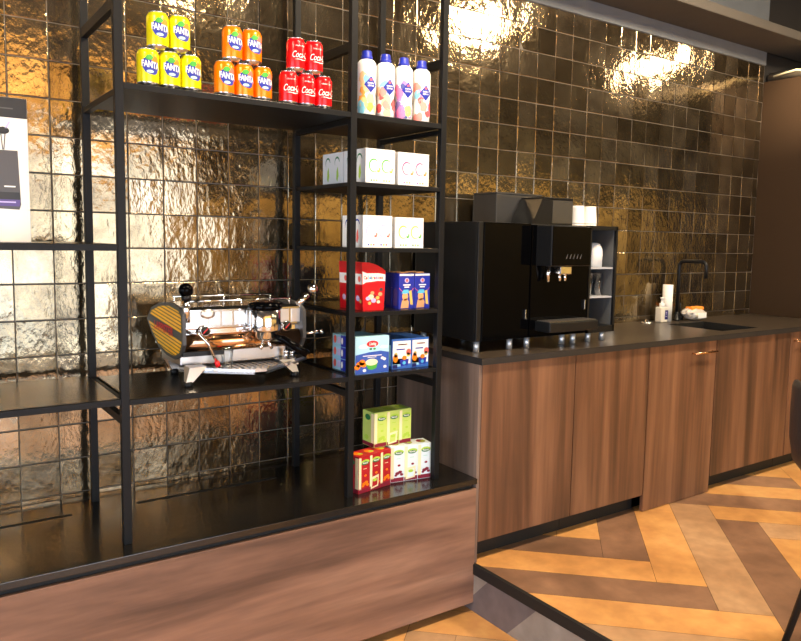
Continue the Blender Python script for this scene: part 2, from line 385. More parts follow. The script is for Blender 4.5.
# ------------------------------------------------------------------ concrete ceiling beam, pipe
b = G(); b.box(-4, 7.5, -.305, -.006, 2.672, 2.728, CONC2, .006); struct(b.build('ceiling_beam'))
t = thing('ceiling_pipe', 'grey pipe on top of the brown wall beside the tiles', 'pipe', (4.68, -.9, 2.51))
b = G(); b.tube([(0, -.2, 0), (0, .9, 0)], .033, mat('pipe_grey', (150, 138, 120), .4, .6)); b.build('pipe', t)
b = G(); b.tube([(-.04, .85, .0), (-.036, .7, .02), (-.04, .55, -.01), (-.045, .3, -.035), (-.045, -.2, -.035)], .008, P['cream'], 8); b.build('cable', t)
b = G(); b.tube([(.05, -.2, -.012), (.05, .9, -.012)], .022, SATBLACK); b.build('conduit', t)

# ------------------------------------------------------------------ shelf rack
XA, XB, XC, PWD = .2160, 1.0253, 1.4333, .0252
YF, YB = -.5509, -.0945
Z1, Z2, Z3, Z4, Z5, ZM, ZL, ZL2 = 1.8051, 1.5577, 1.317, 1.0764, .8361, .8357, 1.3202, .8414
XL = -.70
rack = thing('shelf_rack', 'tall open black metal shelf rack standing on the low bench before the tiles', 'shelf rack', (0, 0, ZB))
def rp(name, g): return g.build(name, rack, (0, 0, -ZB), bevel=.0012)
for x in (XL, XA, XB, XC):
    for y in (YF, YB):
        g = G(); g.box(x, x+PWD, y, y+PWD, ZB, 2.62, BLACKMET); rp('post', g)
for x in (XL, XA, XB, XC):
    for z in (2.02, ) + ((.755,) if x != XL else ()):
        g = G(); g.box(x+.002, x+PWD-.002, YF+PWD, YB, z, z+.034 if z > 1 else z+.026, BLACKMET); rp('side_rail', g)
for x in (XL, XA, XB, XC):
    g = G(); g.box(x+.002, x+PWD-.002, YF+PWD, YB, 1.765, 1.784, BLACKMET); rp('side_rail', g)
def shelf(x0, x1, z, th):
    g = G(); g.box(x0+.0005, x1-.0005, YF+.001, YB+.004, z-th, z-.0015, BLACKMET); g.box(x0+.004, x1-.004, YF+.006, YB-.002, z-.0015, z, SHELFTOP)
    rp('shelf', g)
shelf(XA+PWD, XB, Z1, .020); shelf(XB+PWD, XC, Z1, .020)
for z in (Z2, Z3, Z4, Z5): shelf(XB+PWD, XC, z, .0165)
shelf(XA+PWD, XB, ZM, .018)
for z in (ZL, ZL2): shelf(XL+PWD, XA, z, .021)
for x, z in ((XB, Z2), (XC, Z2), (XB, Z3), (XC, Z3), (XB, Z4), (XC, Z4), (XA, ZL), (XA, ZM), (XB, ZM), (XC, Z5)):
    g = G(); g.box(x+.006, x+PWD-.006, YF+PWD, YB, z-.017, z-.002, BLACKMET); rp('side_rail', g)

# ------------------------------------------------------------------ low bench
bench = thing('low_bench', 'long low walnut bench with black top carrying the shelf rack', 'bench', (0, -.3, LOW))
def bp(name, g): return g.build(name, bench, (0, .3, -LOW))
g = G(); g.box(-2.4, XK-.002, -.6358, -.003, ZB-.022, ZB, BENCHTOP, .0015); bp('bench_top', g)
g = G(); g.box(-2.4, XK-.006, -.6345, -.6165, -.165, .3275, WALNUTH, .001); bp('front_panel', g)
g = G(); g.box(-2.4, XK-.012, -.612, -.01, -.165, ZB-.0225, BLACK); bp('carcass', g)
g = G(); g.box(-2.4, XK-.03, -.575, -.05, LOW, -.165, BLACK); bp('plinth', g)
for x0, x1 in ((-.75, .13), (.352, .9)):
    g = G(); g.box(x0, x1, -.193, -.175, ZB-.001, ZB+.0012, BLACK); bp('cable_slot', g)

# ------------------------------------------------------------------ bar counter: cabinets, worktop
def cab(label, x0, x1, kind='door', yb=-.02, top=ZC-.032):
    t = thing('base_cabinet' if kind != 'dish' else 'dishwasher', label, 'cabinet' if kind != 'dish' else 'dishwasher', ((x0+x1)/2, -.3, 0))
    lo = (-(x0+x1)/2, .3, 0)
    g = G(); g.box(x0+.001, x1-.001, -.600, yb, .088, top, BLACK); g.build('carcass', t, lo)
    g = G(); g.box(x0+.0015, x1-.0015, -.624, -.604, .003 if kind == 'dish' else .0885, ZC-.0315, WALNUT, .001); d = g.build('door', t, lo)
    if kind != 'dish': g = G(); g.box(x0, x1, -.56, yb-.01, .0, .088, BLACK); g.build('plinth', t, lo)
    return t, d, lo
g = G(); g.box(XK, XK+.016, -.6245, -.02, 0, ZC-.0295, WALNUTD, .0008); tag(g.build('end_panel'), 'walnut side panel closing the left end of the bar counter', 'panel')
cab('walnut counter cabinet under the coffee machine, at the left end', XK+.0175, 2.168)
cab('walnut counter cabinet directly left of the floor-length panel', 2.170, 2.694)
t, d, lo = cab('floor-length walnut dishwasher front with a bar handle in the counter', 2.698, 3.262, 'dish')
def handle(d, x0, x1, z):
    g = G(); g.tube([(x0, -.648, z), (x1, -.648, z)], .006, BRASS, 10)
    for x in (x0+.015, x1-.015): g.tube([(x, -.648, z), (x, -.622, z)], .0045, BRASS, 8)
    return g.build('handle', d)
handle(d, 3.035, 3.235, .787)
cab('wide walnut counter cabinet without handle, right of the dishwasher', 3.266, 4.022, top=ZC-.19)
t, d, lo = cab('walnut counter cabinet with bar handle at the right edge', 4.026, 4.6)
handle(d, 4.045, 4.245, .79)
cab('walnut cabinet at the far right end of the counter', 4.603, 5.4, yb=-.365)
SX0, SX1, SY0, SY1 = 3.43, 3.80, -.545, -.18
g = G(); z0, z1 = ZC-.0287, ZC
def wtop(x0, x1, y0, y1): g.box(x0, x1, y0, y1, z0, z1-.0008, STONEEDGE); g.add([(x0, y0, z1), (x1, y0, z1), (x1, y1, z1), (x0, y1, z1)], [(0, 1, 2, 3)], STONE)
wtop(XK, SX0, -.6407, .0); wtop(SX1, 4.61, -.6407, .0); wtop(SX0, SX1, -.6407, SY0); wtop(SX0, SX1, SY1, 0); wtop(4.61, 5.41, -.6407, -.361)
tag(g.build('worktop'), 'long dark stone worktop lying over the walnut counter', 'worktop')
g = G()
for a in ((SX0+.001, SX0+.005, SY0+.001, SY1-.001), (SX1-.005, SX1-.001, SY0+.001, SY1-.001), (SX0+.001, SX1-.001, SY0+.001, SY0+.005), (SX0+.001, SX1-.001, SY1-.005, SY1-.001)): g.box(*a, ZC-.18, ZC-.001, BLACK)
g.box(SX0+.001, SX1-.001, SY0+.001, SY1-.001, ZC-.184, ZC-.18, BLACK)
t = thing('sink', 'black sink bowl sunk into the worktop below the tap', 'sink', (3.615, -.36, ZC-.184)); g.build('bowl', t, (-3.615, .36, -ZC+.184))
g = G(); g.lathe([(.035, 0), (.035, .004), (.02, .005)], CHROME, 20, (3.615, -.36, ZC-.18)); g.build('drain', t, (-3.615, .36, -ZC+.184))

t = thing('tap', 'tall black square-arched kitchen tap at the back of the sink', 'tap', (3.688, -.06, ZC))
g = G(); g.lathe([(.026, 0), (.026, .006), (.016, .012), (.016, .05), (.0125, .055)], SATBLACK, 20); g.build('base', t)
pts = [(0, 0, .04), (0, 0, .34)]
for k in range(1, 7): a = k/6*PI/2; pts.append((0, -.035*(1-math.cos(a)), .34+.035*math.sin(a)))
pts += [(0, -.155, .375)]
for k in range(1, 7): a = k/6*PI/2; pts.append((0, -.155-.035*math.sin(a), .375-.035*(1-math.cos(a))))
pts.append((0, -.19, .275))
g = G(); g.tube(pts, .0115, SATBLACK, 14); g.build('spout', t)
g = G(); g.tube([(.014, 0, .03), (.05, -.004, .034), (.062, -.006, .062)], .005, SATBLACK, 8); g.build('lever', t)

# ------------------------------------------------------------------ soda cans
def make_can(name, label, cat, paint, kind, group):
    t = thing(name, label, cat, (0, 0, 0), 0, group); R = .033
    g = G(); prof = [(.024, 0), (.0255, .001), (.0315, .008), (R, .013), (R, .098), (.0315, .103), (.0272, .1115)]
    g.lathe(prof, paint, 28, mats=[ALU, ALU, ALU, paint, paint, paint]); fn = around(R+.0003)
    if kind == 'fruit':
        dark = P['blue']; up_ = .008
        g.flat([(-.024, .046), (-.016, .034), (-.004, .028), (.012, .027), (.021, .033), (.0255, .044), (.0255, .066), (.014, .072), (-.006, .076), (-.020, .075), (-.025, .066)], dark, lambda u, v: fn(u, v+.008), .004)
        g.flat(circ(.014, .076, .0125, .010), P['orange'] if paint is CANY else P['coral'], around(R+.0005, .006), .004)
        g.flat([(-.018, .077), (-.010, .087), (.001, .089), (.010, .081), (.003, .073), (-.008, .072)], P['green'], around(R+.0007, .006), .004)
        g.flat(circ(-.002, .037, .011, .0045), P['mint'], around(R+.0005, .007), .004)
        g.text('FANTA', .0265, P['white'], lambda u, v: around(R+.0011)(u, v+.064+u*-.12), 0, .004, .68, bold=.0009)
    else:
        g.text('Coca-Cola', .031, P['white'], lambda u, v: around(R+.0006)(u+.0105, v+.056), .38, .004, .62, bold=.0001)
        g.flat([(-.02, .0405), (-.008, .0425), (.01, .0405), (.03, .044), (.03, .0415), (.01, .038), (-.008, .0405)], P['white'], around(R+.0005), .004)
        g.text('ORIGINAL TASTE', .006, P['white'], lambda u, v: around(R+.0006)(u, v+.086), 0, .004, .8)
    g.build('can_body', t)
    g = G(); g.lathe([(.0268, .111), (.0278, .1135), (.0272, .1152), (.0245, .1148), (.024, .1125), (.0, .1125)], ALU, 28); lid = g.build('lid', t)
    g = G(); g.box(-.006, .006, -.014, .004, .1127, .1137, ALU, .0004); g.build('pull_tab', lid)
    return t
YC = -.501
def pyramid(name, desc, paint, kind, xb, xt):
    cat = 'soda can'; grp = desc+' soda cans on the top shelf'; first = None
    spots = [(x, Z1, f'{desc} soda can, {w} of the bottom row of the {desc} pyramid') for x, w in zip(xb, ('left end', 'middle', 'right end'))]
    spots += [(x, Z1+.1154, f'{desc} soda can, {w} one of the two on top of the {desc} pyramid') for x, w in zip(xt, ('left', 'right'))]
    for i, (x, z, l) in enumerate(spots):
        rz = random.uniform(-.08, .08)
        if first is None: first = make_can(name, l, cat, paint, kind, grp); first.location = (x, YC, z); first.rotation_euler = (0, 0, rz)
        else: dup(first, (x, YC, z), rz, l)
pyramid('soda_can', 'yellow', CANY, 'fruit', (.327, .3935, .460), (.3585, .4255))
pyramid('soda_can', 'orange', CANO, 'fruit', (.572, .6385, .705), (.600, .668))
pyramid('soda_can', 'red', CANR, 'cola', (.802, .869, .936), (.830, .899))

# ------------------------------------------------------------------ syrup bottles
def washed_out(k):  # print colours paled, the overexposure is painted into them
    m = 'washed_'+k
    if m in MATS: return MATS[m]
    c = dict(orange=(255, 176, 84), peach=(250, 206, 160), gold=(240, 214, 140), cyan=(130, 206, 232), tan=(232, 196, 150), coral=(244, 148, 136), red=(232, 84, 84),
             purple=(176, 130, 200), violet=(130, 116, 180), pink=(238, 130, 180), navy=(76, 84, 150), lime=(200, 226, 120))[k]
    return mat(m, c, .45, var=.02)
def bottle(x, label, cols, seed):
    t = thing('syrup_bottle', label, 'bottle', (x, YC, Z1), 0, 'syrup bottles on the top shelf'); R = .0365
    prof = [(.031, 0), (.034, .004), (.0355, .03), (.0345, .055), (.0335, .075), (R-.0005, .11), (R, .15), (R, .178), (.0345, .190), (.027, .200), (.02, .2035)]
    g = G(); g.lathe(prof, WHITE, 28); r = random.Random(seed)
    def rad(z):
        for (ra, za), (rb, zb) in zip(prof, prof[1:]):
            if za <= z <= zb: return ra+(rb-ra)*(z-za)/(zb-za)
        return R
    def wrap(off): return lambda u, v: ((rad(v)+off)*math.sin(u/R), -(rad(v)+off)*math.cos(u/R), v)
    def blob(cu, cv, s, m, off):
        n = 18; pl = []
        for k in range(n): a = 2*PI*k/n; q = s*1.35*r.uniform(.75, 1.05); pl.append((cu+q*math.cos(a), min(.18, max(.004, cv+q*1.25*math.sin(a)))))
        b = bmesh.new(); c0 = b.verts.new((cu, cv, 0)); vs = [b.verts.new((p[0], p[1], 0)) for p in pl]
        for k in range(n): b.faces.new((c0, vs[k], vs[(k+1) % n]))
        cut(b, .005); b.verts.index_update()
        g.add([wrap(off)(v.co.x, v.co.y) for v in b.verts], [[v.index for v in f.verts] for f in b.faces], m); b.free()
    for k in range(9): blob(r.uniform(-.05, .045), r.uniform(.012, .06), r.uniform(.009, .016), cols[k % len(cols)], .0005+k*.00008)
    for k in range(5): blob(r.uniform(-.05, -.018), r.uniform(.06, .135), r.uniform(.008, .016), cols[(k*2) % len(cols)], .0005+k*.00008)
    cu = -.003; g.flat([(cu, .080), (cu+.0255, .108), (cu, .139), (cu-.0255, .108)], P['blue'], wrap(.0016), .004)
    g.flat(circ(cu, .126, .005, .004), P['coral'], wrap(.002), .004)
    g.text('KARVAN', .0078, P['white'], lambda u, v: wrap(.0021)(u+cu, v+.1135), 0, .004, .8, bold=.0002)
    g.text('CEVITAM', .0074, P['white'], lambda u, v: wrap(.0021)(u+cu, v+.1045), 0, .004, .8, bold=.0002)
    g.build('bottle_body', t)
    g = G(); n = 24
    g.lathe([(.0215, .202), (.0215, .214), (.0195, .216), (.0185, .231), (.0165, .2345), (.0, .2345)], P['blue'], n); g.build('cap', t)
for x, l, cols, sd in ((1.118, 'white bottle with orange fruit print and blue cap, first from the left', ['orange', 'peach', 'gold', 'cyan', 'tan'], 1),
                       (1.2005, 'white bottle with red fruit print and blue cap, second from the left', ['coral', 'red', 'peach', 'coral', 'cyan'], 2),
                       (1.2835, 'white bottle with purple berry print and blue cap, third from the left', ['purple', 'violet', 'pink', 'cyan', 'navy', 'lime'], 3),
                       (1.3665, 'white bottle with pink fruit print and blue cap, nearest the right post', ['coral', 'pink', 'red', 'cyan', 'coral'], 4)):
    bottle(x, l, [washed_out(c) for c in cols], sd)

# ------------------------------------------------------------------ cartons
def carton(name, label, cat, x0, x1, y0, depth, z, h, m, prints=None, group=None, rotz=0., bev=.0012, pivot=None):
    """x0..x1 = front face seen from -Y, y0 = front plane; prints(g, w, d, h) draws on it in local space"""
    w = x1-x0; t = thing(name, label, cat, ((x0+x1)/2, y0+depth/2, z), rotz, group)
    g = G(); g.box(-w/2, w/2, -depth/2, depth/2, 0, h, m, bev)
    if prints: prints(g, w, depth, h)
    g.build('carton', t); return t
E4 = .0004
def arc_c(cu, cv, r, wd, a0=.75, a1=5.6, n=16):
    o = []; i = []
    for k in range(n+1):
        a = a0+(a1-a0)*k/n; q = wd*(.25+.75*math.sin(PI*min(1, (k+2)/(n+1))))
        o.append((cu+r*math.cos(a), cv+r*1.15*math.sin(a))); i.append((cu+(r-q)*math.cos(a), cv+(r-q)*1.15*math.sin(a)))
    return [[o[k], o[k+1], i[k+1], i[k]] for k in range(n)]
def cup_print(col, leaf, dark):
    def pr(g, w, d, h):
        f = front(-w/2, -d/2-E4, 0)
        for cx in (.27, .70):
            for q in arc_c(cx*w, .52*h, .022, .005): g.flat(q, P[col], f)
            g.flat(circ((cx+.16)*w, .36*h, .006, .004), P[leaf], f); g.flat(circ((cx+.20)*w, .42*h, .003, .006), P[leaf], f)
            for k, c in enumerate((dark, 'lime', leaf)): g.flat(rect((cx-.1+.09*k)*w, (cx-.1+.09*k)*w+.006, .07*h, .07*h+.006), P[c], f)
        s = leftside(-w/2-E4, d/2, 0)
        for cu in (.27, .73):
            for q in arc_c(cu*d, .70*h, .020, .006, .1, 3.6): g.flat(q, P[dark], s)
            g.flat([(cu*d-.004, .45*h), (cu*d+.006, .58*h), (cu*d+.012, .30*h), (cu*d+.003, .12*h), (cu*d-.006, .2*h)], P['lime' if leaf == 'lime' else leaf], s)
    return pr
gr2 = 'white cup cartons on the shelf rack'
carton('cup_carton', 'white carton with green C letters on the upper carton shelf', 'carton', 1.107, 1.238, -.52, .165, Z2, .129, WHITE, cup_print('green', 'lime', 'darkgreen'), gr2)
carton('cup_carton', 'white carton at the back behind the one with green C letters', 'carton', 1.107, 1.238, -.347, .165, Z2, .129, WHITE, cup_print('darkgreen', 'lime', 'darkgreen'), gr2)
carton('cup_carton', 'white carton with magenta C letters on the upper carton shelf', 'carton', 1.2535, 1.398, -.52, .165, Z2, .1265, WHITE, cup_print('pink', 'orange', 'purple'), gr2)
carton('cup_carton', 'white carton with pale lavender C letters and red flowers', 'carton', 1.098, 1.229, -.52, .155, Z3, .1215, WHITE, cup_print('lavender', 'coral', 'blue'), gr2)
carton('cup_carton', 'white carton with lime C letters on the lower carton shelf', 'carton', 1.2445, 1.378, -.52, .155, Z3, .1185, WHITE, cup_print('lime', 'green', 'darkgreen'), gr2)

# red sweet boxes, flared with an arched top
def sweet_box(label, xc, y0, rz=0.):
    t = thing('sweet_box', label, 'sweet box', (xc, y0+.035, Z4), rz, 'red sweet boxes on the shelf'); g = G()
    n = 10; wb, wt, d, h = .047, .054, .07, .176
    pl = [(-wb, 0), (wb, 0)]+[(wt-(2*wt)*k/n, h+.009-.034*(1-k/n)**2.4) for k in range(n+1)]
    N = len(pl); vs = [(u, -d/2, v) for u, v in pl]+[(u, d/2, v) for u, v in pl]
    g.add(vs, [list(range(N)), list(range(N, 2*N))[::-1]]+[[k, k+N, (k+1) % N+N, (k+1) % N] for k in range(N)], REDCARD)
    f = front(0, -d/2-E4, 0); f2 = front(0, -d/2-2*E4, 0)
    g.flat([(-.049, .100), (-.035, .108), (.02, .113), (.052, .112), (.053, .138), (.02, .143), (-.03, .143), (-.051, .150)], P['white'], f)
    cols = ['coral', 'red', 'orange', 'cyan', 'blue', 'gold', 'red', 'purple', 'blue', 'coral', 'red', 'orange']
    for k, ch in enumerate('Celebrations'): g.text(ch, .0185, P[cols[k]], front(-.040+.0073*k, -d/2-2*E4, .1255), 0, 0, .85, bold=.0006)
    for u, v, r_, c in ((-.012, .052, .013, 'cream'), (.0, .038, .012, 'lavender'), (-.026, .046, .010, 'lavender'), (.018, .048, .009, 'gold'), (-.006, .067, .009, 'tan'), (.022, .032, .008, 'cream'), (.004, .056, .007, 'maroon'), (-.018, .028, .008, 'gold'), (.03, .062, .010, 'tan'), (.034, .08, .008, 'grey')):
        g.flat(circ(u, v, r_, r_*.8, 9), P[c], front(0, -d/2-2*E4-random.random()*.0003, 0))
    s = lambda u, v: (-wb-(wt-wb)*v/h-E4, -u, v)
    g.flat(rect(-.033, .033, .100, .140), P['white'], s)
    g.flat(circ(.015, .12, .010, .012, 9), P['coral'], lambda u, v: (s(u, v)[0]-E4, -u, v)); g.flat(circ(.0, .045, .014, .012, 9), P['lavender'], s); g.flat(circ(.02, .035, .008, .008, 9), P['gold'], s)
    g.build('box_shell', t); return t
sweet_box('bright red flared sweet box standing in front, beside the blue cartons', 1.160, -.502)
sweet_box('red flared sweet box standing behind the front one, beside the post', 1.152, -.41)

# blue drink cartons, 2 x 2
def blue_print(g, w, d, h):
    f = front(-w/2, -d/2-E4, 0); f2 = front(-w/2, -d/2-2*E4, 0); f3 = front(-w/2, -d/2-3*E4, 0)
    g.flat(rect(.002, w-.002, h-.010, h-.002), P['white'], f)
    g.flat(circ(.5*w, .80*h, .011, .010, 12), P['lavender'], f2); g.flat(circ(.5*w, .80*h, .006, .006, 10), P['coral'], f3)
    for k, (a, b_) in enumerate(((.26, .74), (.34, .66))): g.flat(rect(a*w, b_*w, (.655-.06*k)*h, (.69-.06*k)*h), P['white'], f2)
    n = 10; arcp = [(w*k/n, .60*h-.022*math.sin(PI*k/n)) for k in range(n+1)]
    g.flat(arcp+[(w-.0005, .575*h)]+[(p[0], p[1]-.003) for p in arcp[::-1]], P['peach'], f) if False else None
    for k in range(n): g.flat([arcp[k], arcp[k+1], (arcp[k+1][0], arcp[k+1][1]-.0025), (arcp[k][0], arcp[k][1]-.0025)], P['coral'], f)
    g.flat([(.12*w, .02*h), (.62*w, .02*h), (.66*w, .2*h), (.5*w, .3*h), (.2*w, .24*h)], P['tan'], f2)
    g.flat(circ(.40*w, .35*h, .014, .018, 12), P['peach'], f2); g.flat([(.15*w, .44*h), (.3*w, .54*h), (.6*w, .54*h), (.66*w, .44*h), (.4*w, .42*h)], P['cyan'], f3)
    g.flat([(.66*w, .5*h), (.82*w, .52*h), (.92*w, .1*h), (.74*w, .12*h)], P['gold'], f2)
    s = leftside(-w/2-E4, d/2, 0); g.flat(rect(.2*d, .8*d, .08*h, .52*h)+[(.5*d, .60*h)], P['violet'], s) if False else g.flat([(.2*d, .08*h), (.8*d, .08*h), (.8*d, .52*h), (.5*d, .6*h), (.2*d, .52*h)], P['violet'], s)
for x0, x1, y0, l in ((1.279, 1.352, -.50, 'blue drink carton in the front row, beside the red sweet box'), (1.354, 1.429, -.50, 'blue drink carton in the front row, beside the right rack post'),
                      (1.279, 1.352, -.447, 'blue drink carton in the back row, beside the red sweet box'), (1.354, 1.429, -.447, 'blue drink carton in the back row, beside the right rack post')):
    t = carton('drink_carton', l, 'carton', x0, x1, y0, .051, Z4, .1405, P['blue'], blue_print, 'blue drink cartons')
    g = G(); g.box(-.022, .016, -.012, .014, .1406, .1455, P['peach'], .001); g.build('opening_tab', t)

# soup boxes
def soup_print(g, w, d, h):
    f = front(-w/2, -d/2-E4, 0); f2 = front(-w/2, -d/2-2*E4, 0); f3 = front(-w/2, -d/2-3*E4, 0); f4 = front(-w/2, -d/2-4*E4, 0)
    g.flat([(0.001, .001), (w-.001, .001), (w-.001, .55*h), (.75*w, .60*h), (.4*w, .58*h), (.001, .52*h)], mat('print_royal', (44, 84, 176), .42, var=.02), f)
    g.flat(circ(.24*w, .74*h, .022, .008, 12), P['white'], f); g.flat(circ(.85*w, .70*h, .018, .006, 12), P['white'], f)
    g.flat(circ(.5*w, .80*h, .026, .0125, 20), P['red'], f2); g.text('Liebig', .0155, P['white'], lambda u, v: f3(u+.5*w, v+.80*h), .15, 0, .85, bold=.0004)
    g.flat(circ(.45*w, .665*h, .006, .004), P['darkgreen'], f2); g.flat(circ(.56*w, .665*h, .006, .004), P['green'], f2)
    g.flat(rect(.22*w, .78*w, .475*h, .495*h), P['white'], f2); g.flat(rect(.36*w, .62*w, .435*h, .45*h), P['white'], f2)
    for u, v, r_ in ((.12, .27, .014), (.2, .32, .014), (.06, .20, .013), (.25, .25, .012)): g.flat(circ(u*w, v*h, r_, r_*.8, 12), P['orange'], f2)
    g.flat([(.29*w, .29*h), (.66*w, .31*h), (.62*w, .14*h), (.5*w, .10*h), (.38*w, .12*h)], P['green'], f3); g.flat(circ(.475*w, .31*h, .0275, .013, 18), P['cream'], f4)
    for u, v in ((.8, .40), (.86, .37), (.27, .10), (.88, .16)): g.flat(circ(u*w, v*h, .008, .006, 9), P['white'], f2)
carton('soup_box', 'large pale blue soup box with red oval logo and green bowl', 'box', 1.064, 1.2155, -.532, .06, Z5, .1435, P['skyblue'], soup_print)
def small_print(g, w, d, h):
    s = leftside(-w/2-E4, d/2, 0); s2 = leftside(-w/2-2*E4, d/2, 0)
    g.flat(rect(.62*d, d-.001, .001, h-.001), P['blue'], s)
    g.flat(circ(.2*d, .55*h, .011, .016, 12), P['coral'], s2); g.flat(rect(.38*d, .60*d, .25*h, .8*h), P['lavender'], s2); g.flat(circ(.72*d, .5*h, .007, .014, 10), P['white'], s2)
for k, w in enumerate(('bottom', 'middle', 'top')):
    carton('cracker_box', f'small blue box, {w} one of the stack of three behind the soup box', 'box', 1.066, 1.200, -.459, .108, Z5+.0005+k*.0468, .0462, P['paleblue'], small_print, 'stacked small blue boxes')
def fruit_print(g, w, d, h):
    f = front(-w/2, -d/2-E4, 0); f2 = front(-w/2, -d/2-2*E4, 0); f3 = front(-w/2, -d/2-3*E4, 0)
    g.flat(rect(.04*w, .965*w, .16*h, .93*h), P['white'], f); g.flat(rect(.04*w, .70*w, .08*h, .34*h), P['paleblue'], f)
    g.flat(rect(.22*w, .85*w, .75*h, .86*h), P['white'], f2); g.flat(rect(.30*w, .78*w, .79*h, .83*h), P['coral'], f2); g.flat(rect(.22*w, .66*w, .63*h, .67*h), P['blue'], f2)
    g.flat(circ(.18*w, .36*h, .012, .017, 12), P['orange'], f2); g.flat(circ(.2*w, .47*h, .008, .010, 12), P['gold'], f2); g.flat(circ(.86*w, .55*h, .012, .013, 12), P['coral'], f2); g.flat(circ(.84*w, .46*h, .009, .009, 12), P['gold'], f2)
    g.flat([(.40*w, .30*h), (.88*w, .32*h), (.82*w, .10*h), (.46*w, .08*h)], P['blue'], f2); g.flat(circ(.64*w, .36*h, .011, .009, 12), P['orange'], f3); g.flat(circ(.63*w, .19*h, .008, .007, 12), P['cyan'], f3)
    g.flat(rect(.04*w, .28*w, .03*h, .15*h), P['navy'], f2)
    s = leftside(-w/2-E4, d/2, 0); g.flat(rect(.55*d, .9*d, .1*h, .8*h), P['skyblue'], s); g.flat(circ(.3*d, .4*h, .01, .02), P['tan'], s)
for x0, x1, y0, l in ((1.251, 1.343, -.50, 'blue and white fruit box in the front row, beside the soup box'), (1.3445, 1.4295, -.50, 'blue and white fruit box in the front row, beside the right post'),
                      (1.251, 1.343, -.408, 'blue and white fruit box in the back row, behind the left one'), (1.3445, 1.4295, -.408, 'blue and white fruit box in the back row, behind the right one')):
    carton('fruit_box', l, 'box', x0, x1, y0, .09, Z5, .1205, mat('print_mid_blue', (52, 104, 190), .42, var=.02), fruit_print, 'blue and white fruit boxes')

# tea boxes on the bench
def tea_print(base, accent, lower, has_bag):
    def pr(g, w, d, h):
        f = front(-w/2, -d/2-E4, 0); f2 = front(-w/2, -d/2-2*E4, 0); f3 = front(-w/2, -d/2-3*E4, 0)
        g.flat(rect(.0012, .24*w, .10*h, .965*h), P['cream'], f); g.flat(rect(.0012, w-.0012, .012*h, .12*h), P['maroon'], f)
        g.flat(circ(.60*w, .83*h, .022, .010, 16), P['lime'], f2); g.flat(circ(.58*w, .80*h, .019, .007, 14), P['darkgreen'], f3)
        g.text('Pickwick', .0098, P['white'], lambda u, v: front(-w/2, -d/2-4*E4, 0)(u+.58*w, v+.807*h), .1, 0, .8, bold=.0003)
        g.flat(rect(.42*w, .72*w, .64*h, .66*h), P[accent], f2)
        for u, v, r_ in ((.5, .24, .010), (.7, .27, .010), (.82, .2, .008), (.4, .19, .007), (.62, .46, .007)): g.flat(circ(u*w, v*h, r_, r_*.7, 7), P[lower], f2)
        if has_bag:
            g.flat([(.10*w, .04*h), (.80*w, .08*h), (.86*w, .40*h), (.16*w, .36*h)], P['cream'], f3)
            g.flat([(.22*w, .09*h), (.70*w, .115*h), (.74*w, .33*h), (.27*w, .30*h)], base, front(-w/2, -d/2-4*E4, 0)); g.flat(circ(.48*w, .27*h, .012, .006), P['lime'], front(-w/2, -d/2-5*E4, 0))
        s = leftside(-w/2-E4, d/2, 0); s2 = leftside(-w/2-2*E4, d/2, 0)
        g.flat(rect(.001, d-.001, .012*h, .12*h), P['maroon'], s); g.flat(circ(.45*d, .83*h, .02, .012, 14), P['darkgreen'], s2); g.flat(rect(.74*d, d-.001, .12*h, .96*h), P['cream'], s); g.flat(circ(.35*d, .25*h, .016, .010, 8), P[lower], s2)
        tp = lambda u, v: (u, v, h+E4)
        g.flat(circ(0, 0, w*.32, d*.3, 12), P[lower], tp); g.flat(circ(w*.1, -d*.1, w*.2, d*.12, 12), P['lime'], lambda u, v: (u, v, h+2*E4))
    return pr
def tea_row(desc, x, y, z, ang, w, h, d, base, accent, lower):
    c, s = math.cos(ang), math.sin(ang)
    for k, word in enumerate(('left', 'middle', 'right')):
        u = (k+.5)*(w+.0006); cx, cy = x+u*c-d/2*s, y+u*s+d/2*c
        t = thing('tea_box', f'{desc} tea box, {word} one of the three {desc} ones', 'tea box', (cx, cy, z), ang, f'{desc} tea boxes')
        g = G(); g.box(-w/2, w/2, -d/2, d/2, 0, h, base, .001); tea_print(base, accent, lower, k == 1)(g, w, d, h); g.build('carton', t)
REDP = P['red']; GRNP = mat('tea_green', (196, 220, 110), .4, var=.02); ICE = mat('tea_white', (226, 240, 244), .4, var=.02)
tea_row('red', 1.081, -.538, ZB, .205, .0575, .146, .075, mat('tea_red', (176, 18, 34), .4, var=.02), 'cream', 'orange')
tea_row('white', 1.2585, -.490, ZB, -.14, .0610, .1485, .075, ICE, 'mint', 'maroon')
tea_row('pale green', 1.191, -.470, ZB+.1490, .02, .0600, .143, .085, GRNP, 'lime', 'lime')

# ------------------------------------------------------------------ sign on the left shelf
t = thing('display_sign', 'white display sign with black top band and dark tag picture, on the left shelf', 'sign', (-.16, -.345, ZL))
g = G(); g.box(-.24, .168, -.004, .004, 0, .432, PAPER, .001); f = front(0, -.0045, 0)
g.flat(rect(-.2395, .1675, .372, .4315), P['black'], f); g.flat([(-.06, .105), (.139, .098), (.144, .113), (.139, .275), (-.06, .275)], P['grey'], f)
g.flat([(-.06, .128), (.1425, .128), (.1400, .108), (-.06, .108)], P['violet'], front(0, -.0048, 0))
g.flat([(-.06, .150), (.1415, .150), (.1425, .128), (-.06, .128)], P['maroon'] if False else P['black'], front(0, -.0048, 0))
g.flat(circ(.102, .333, .017, .011, 12), P['black'], f); g.flat([(.094, .328), (.097, .328), (.101, .276), (.098, .276)], P['grey'], f); g.flat([(.106, .328), (.109, .328), (.104, .276), (.101, .276)], P['grey'], f)
g.flat([(.106, .340), (.118, .362), (.122, .36), (.112, .338)], P['lavender'], f)
for v, a, c in ((.397, .06, 'grey'), (.165, .10, 'white'), (.118, .05, 'lavender')): g.flat(rect(a, .13, v, v+.004), P[c], front(0, -.0051, 0))
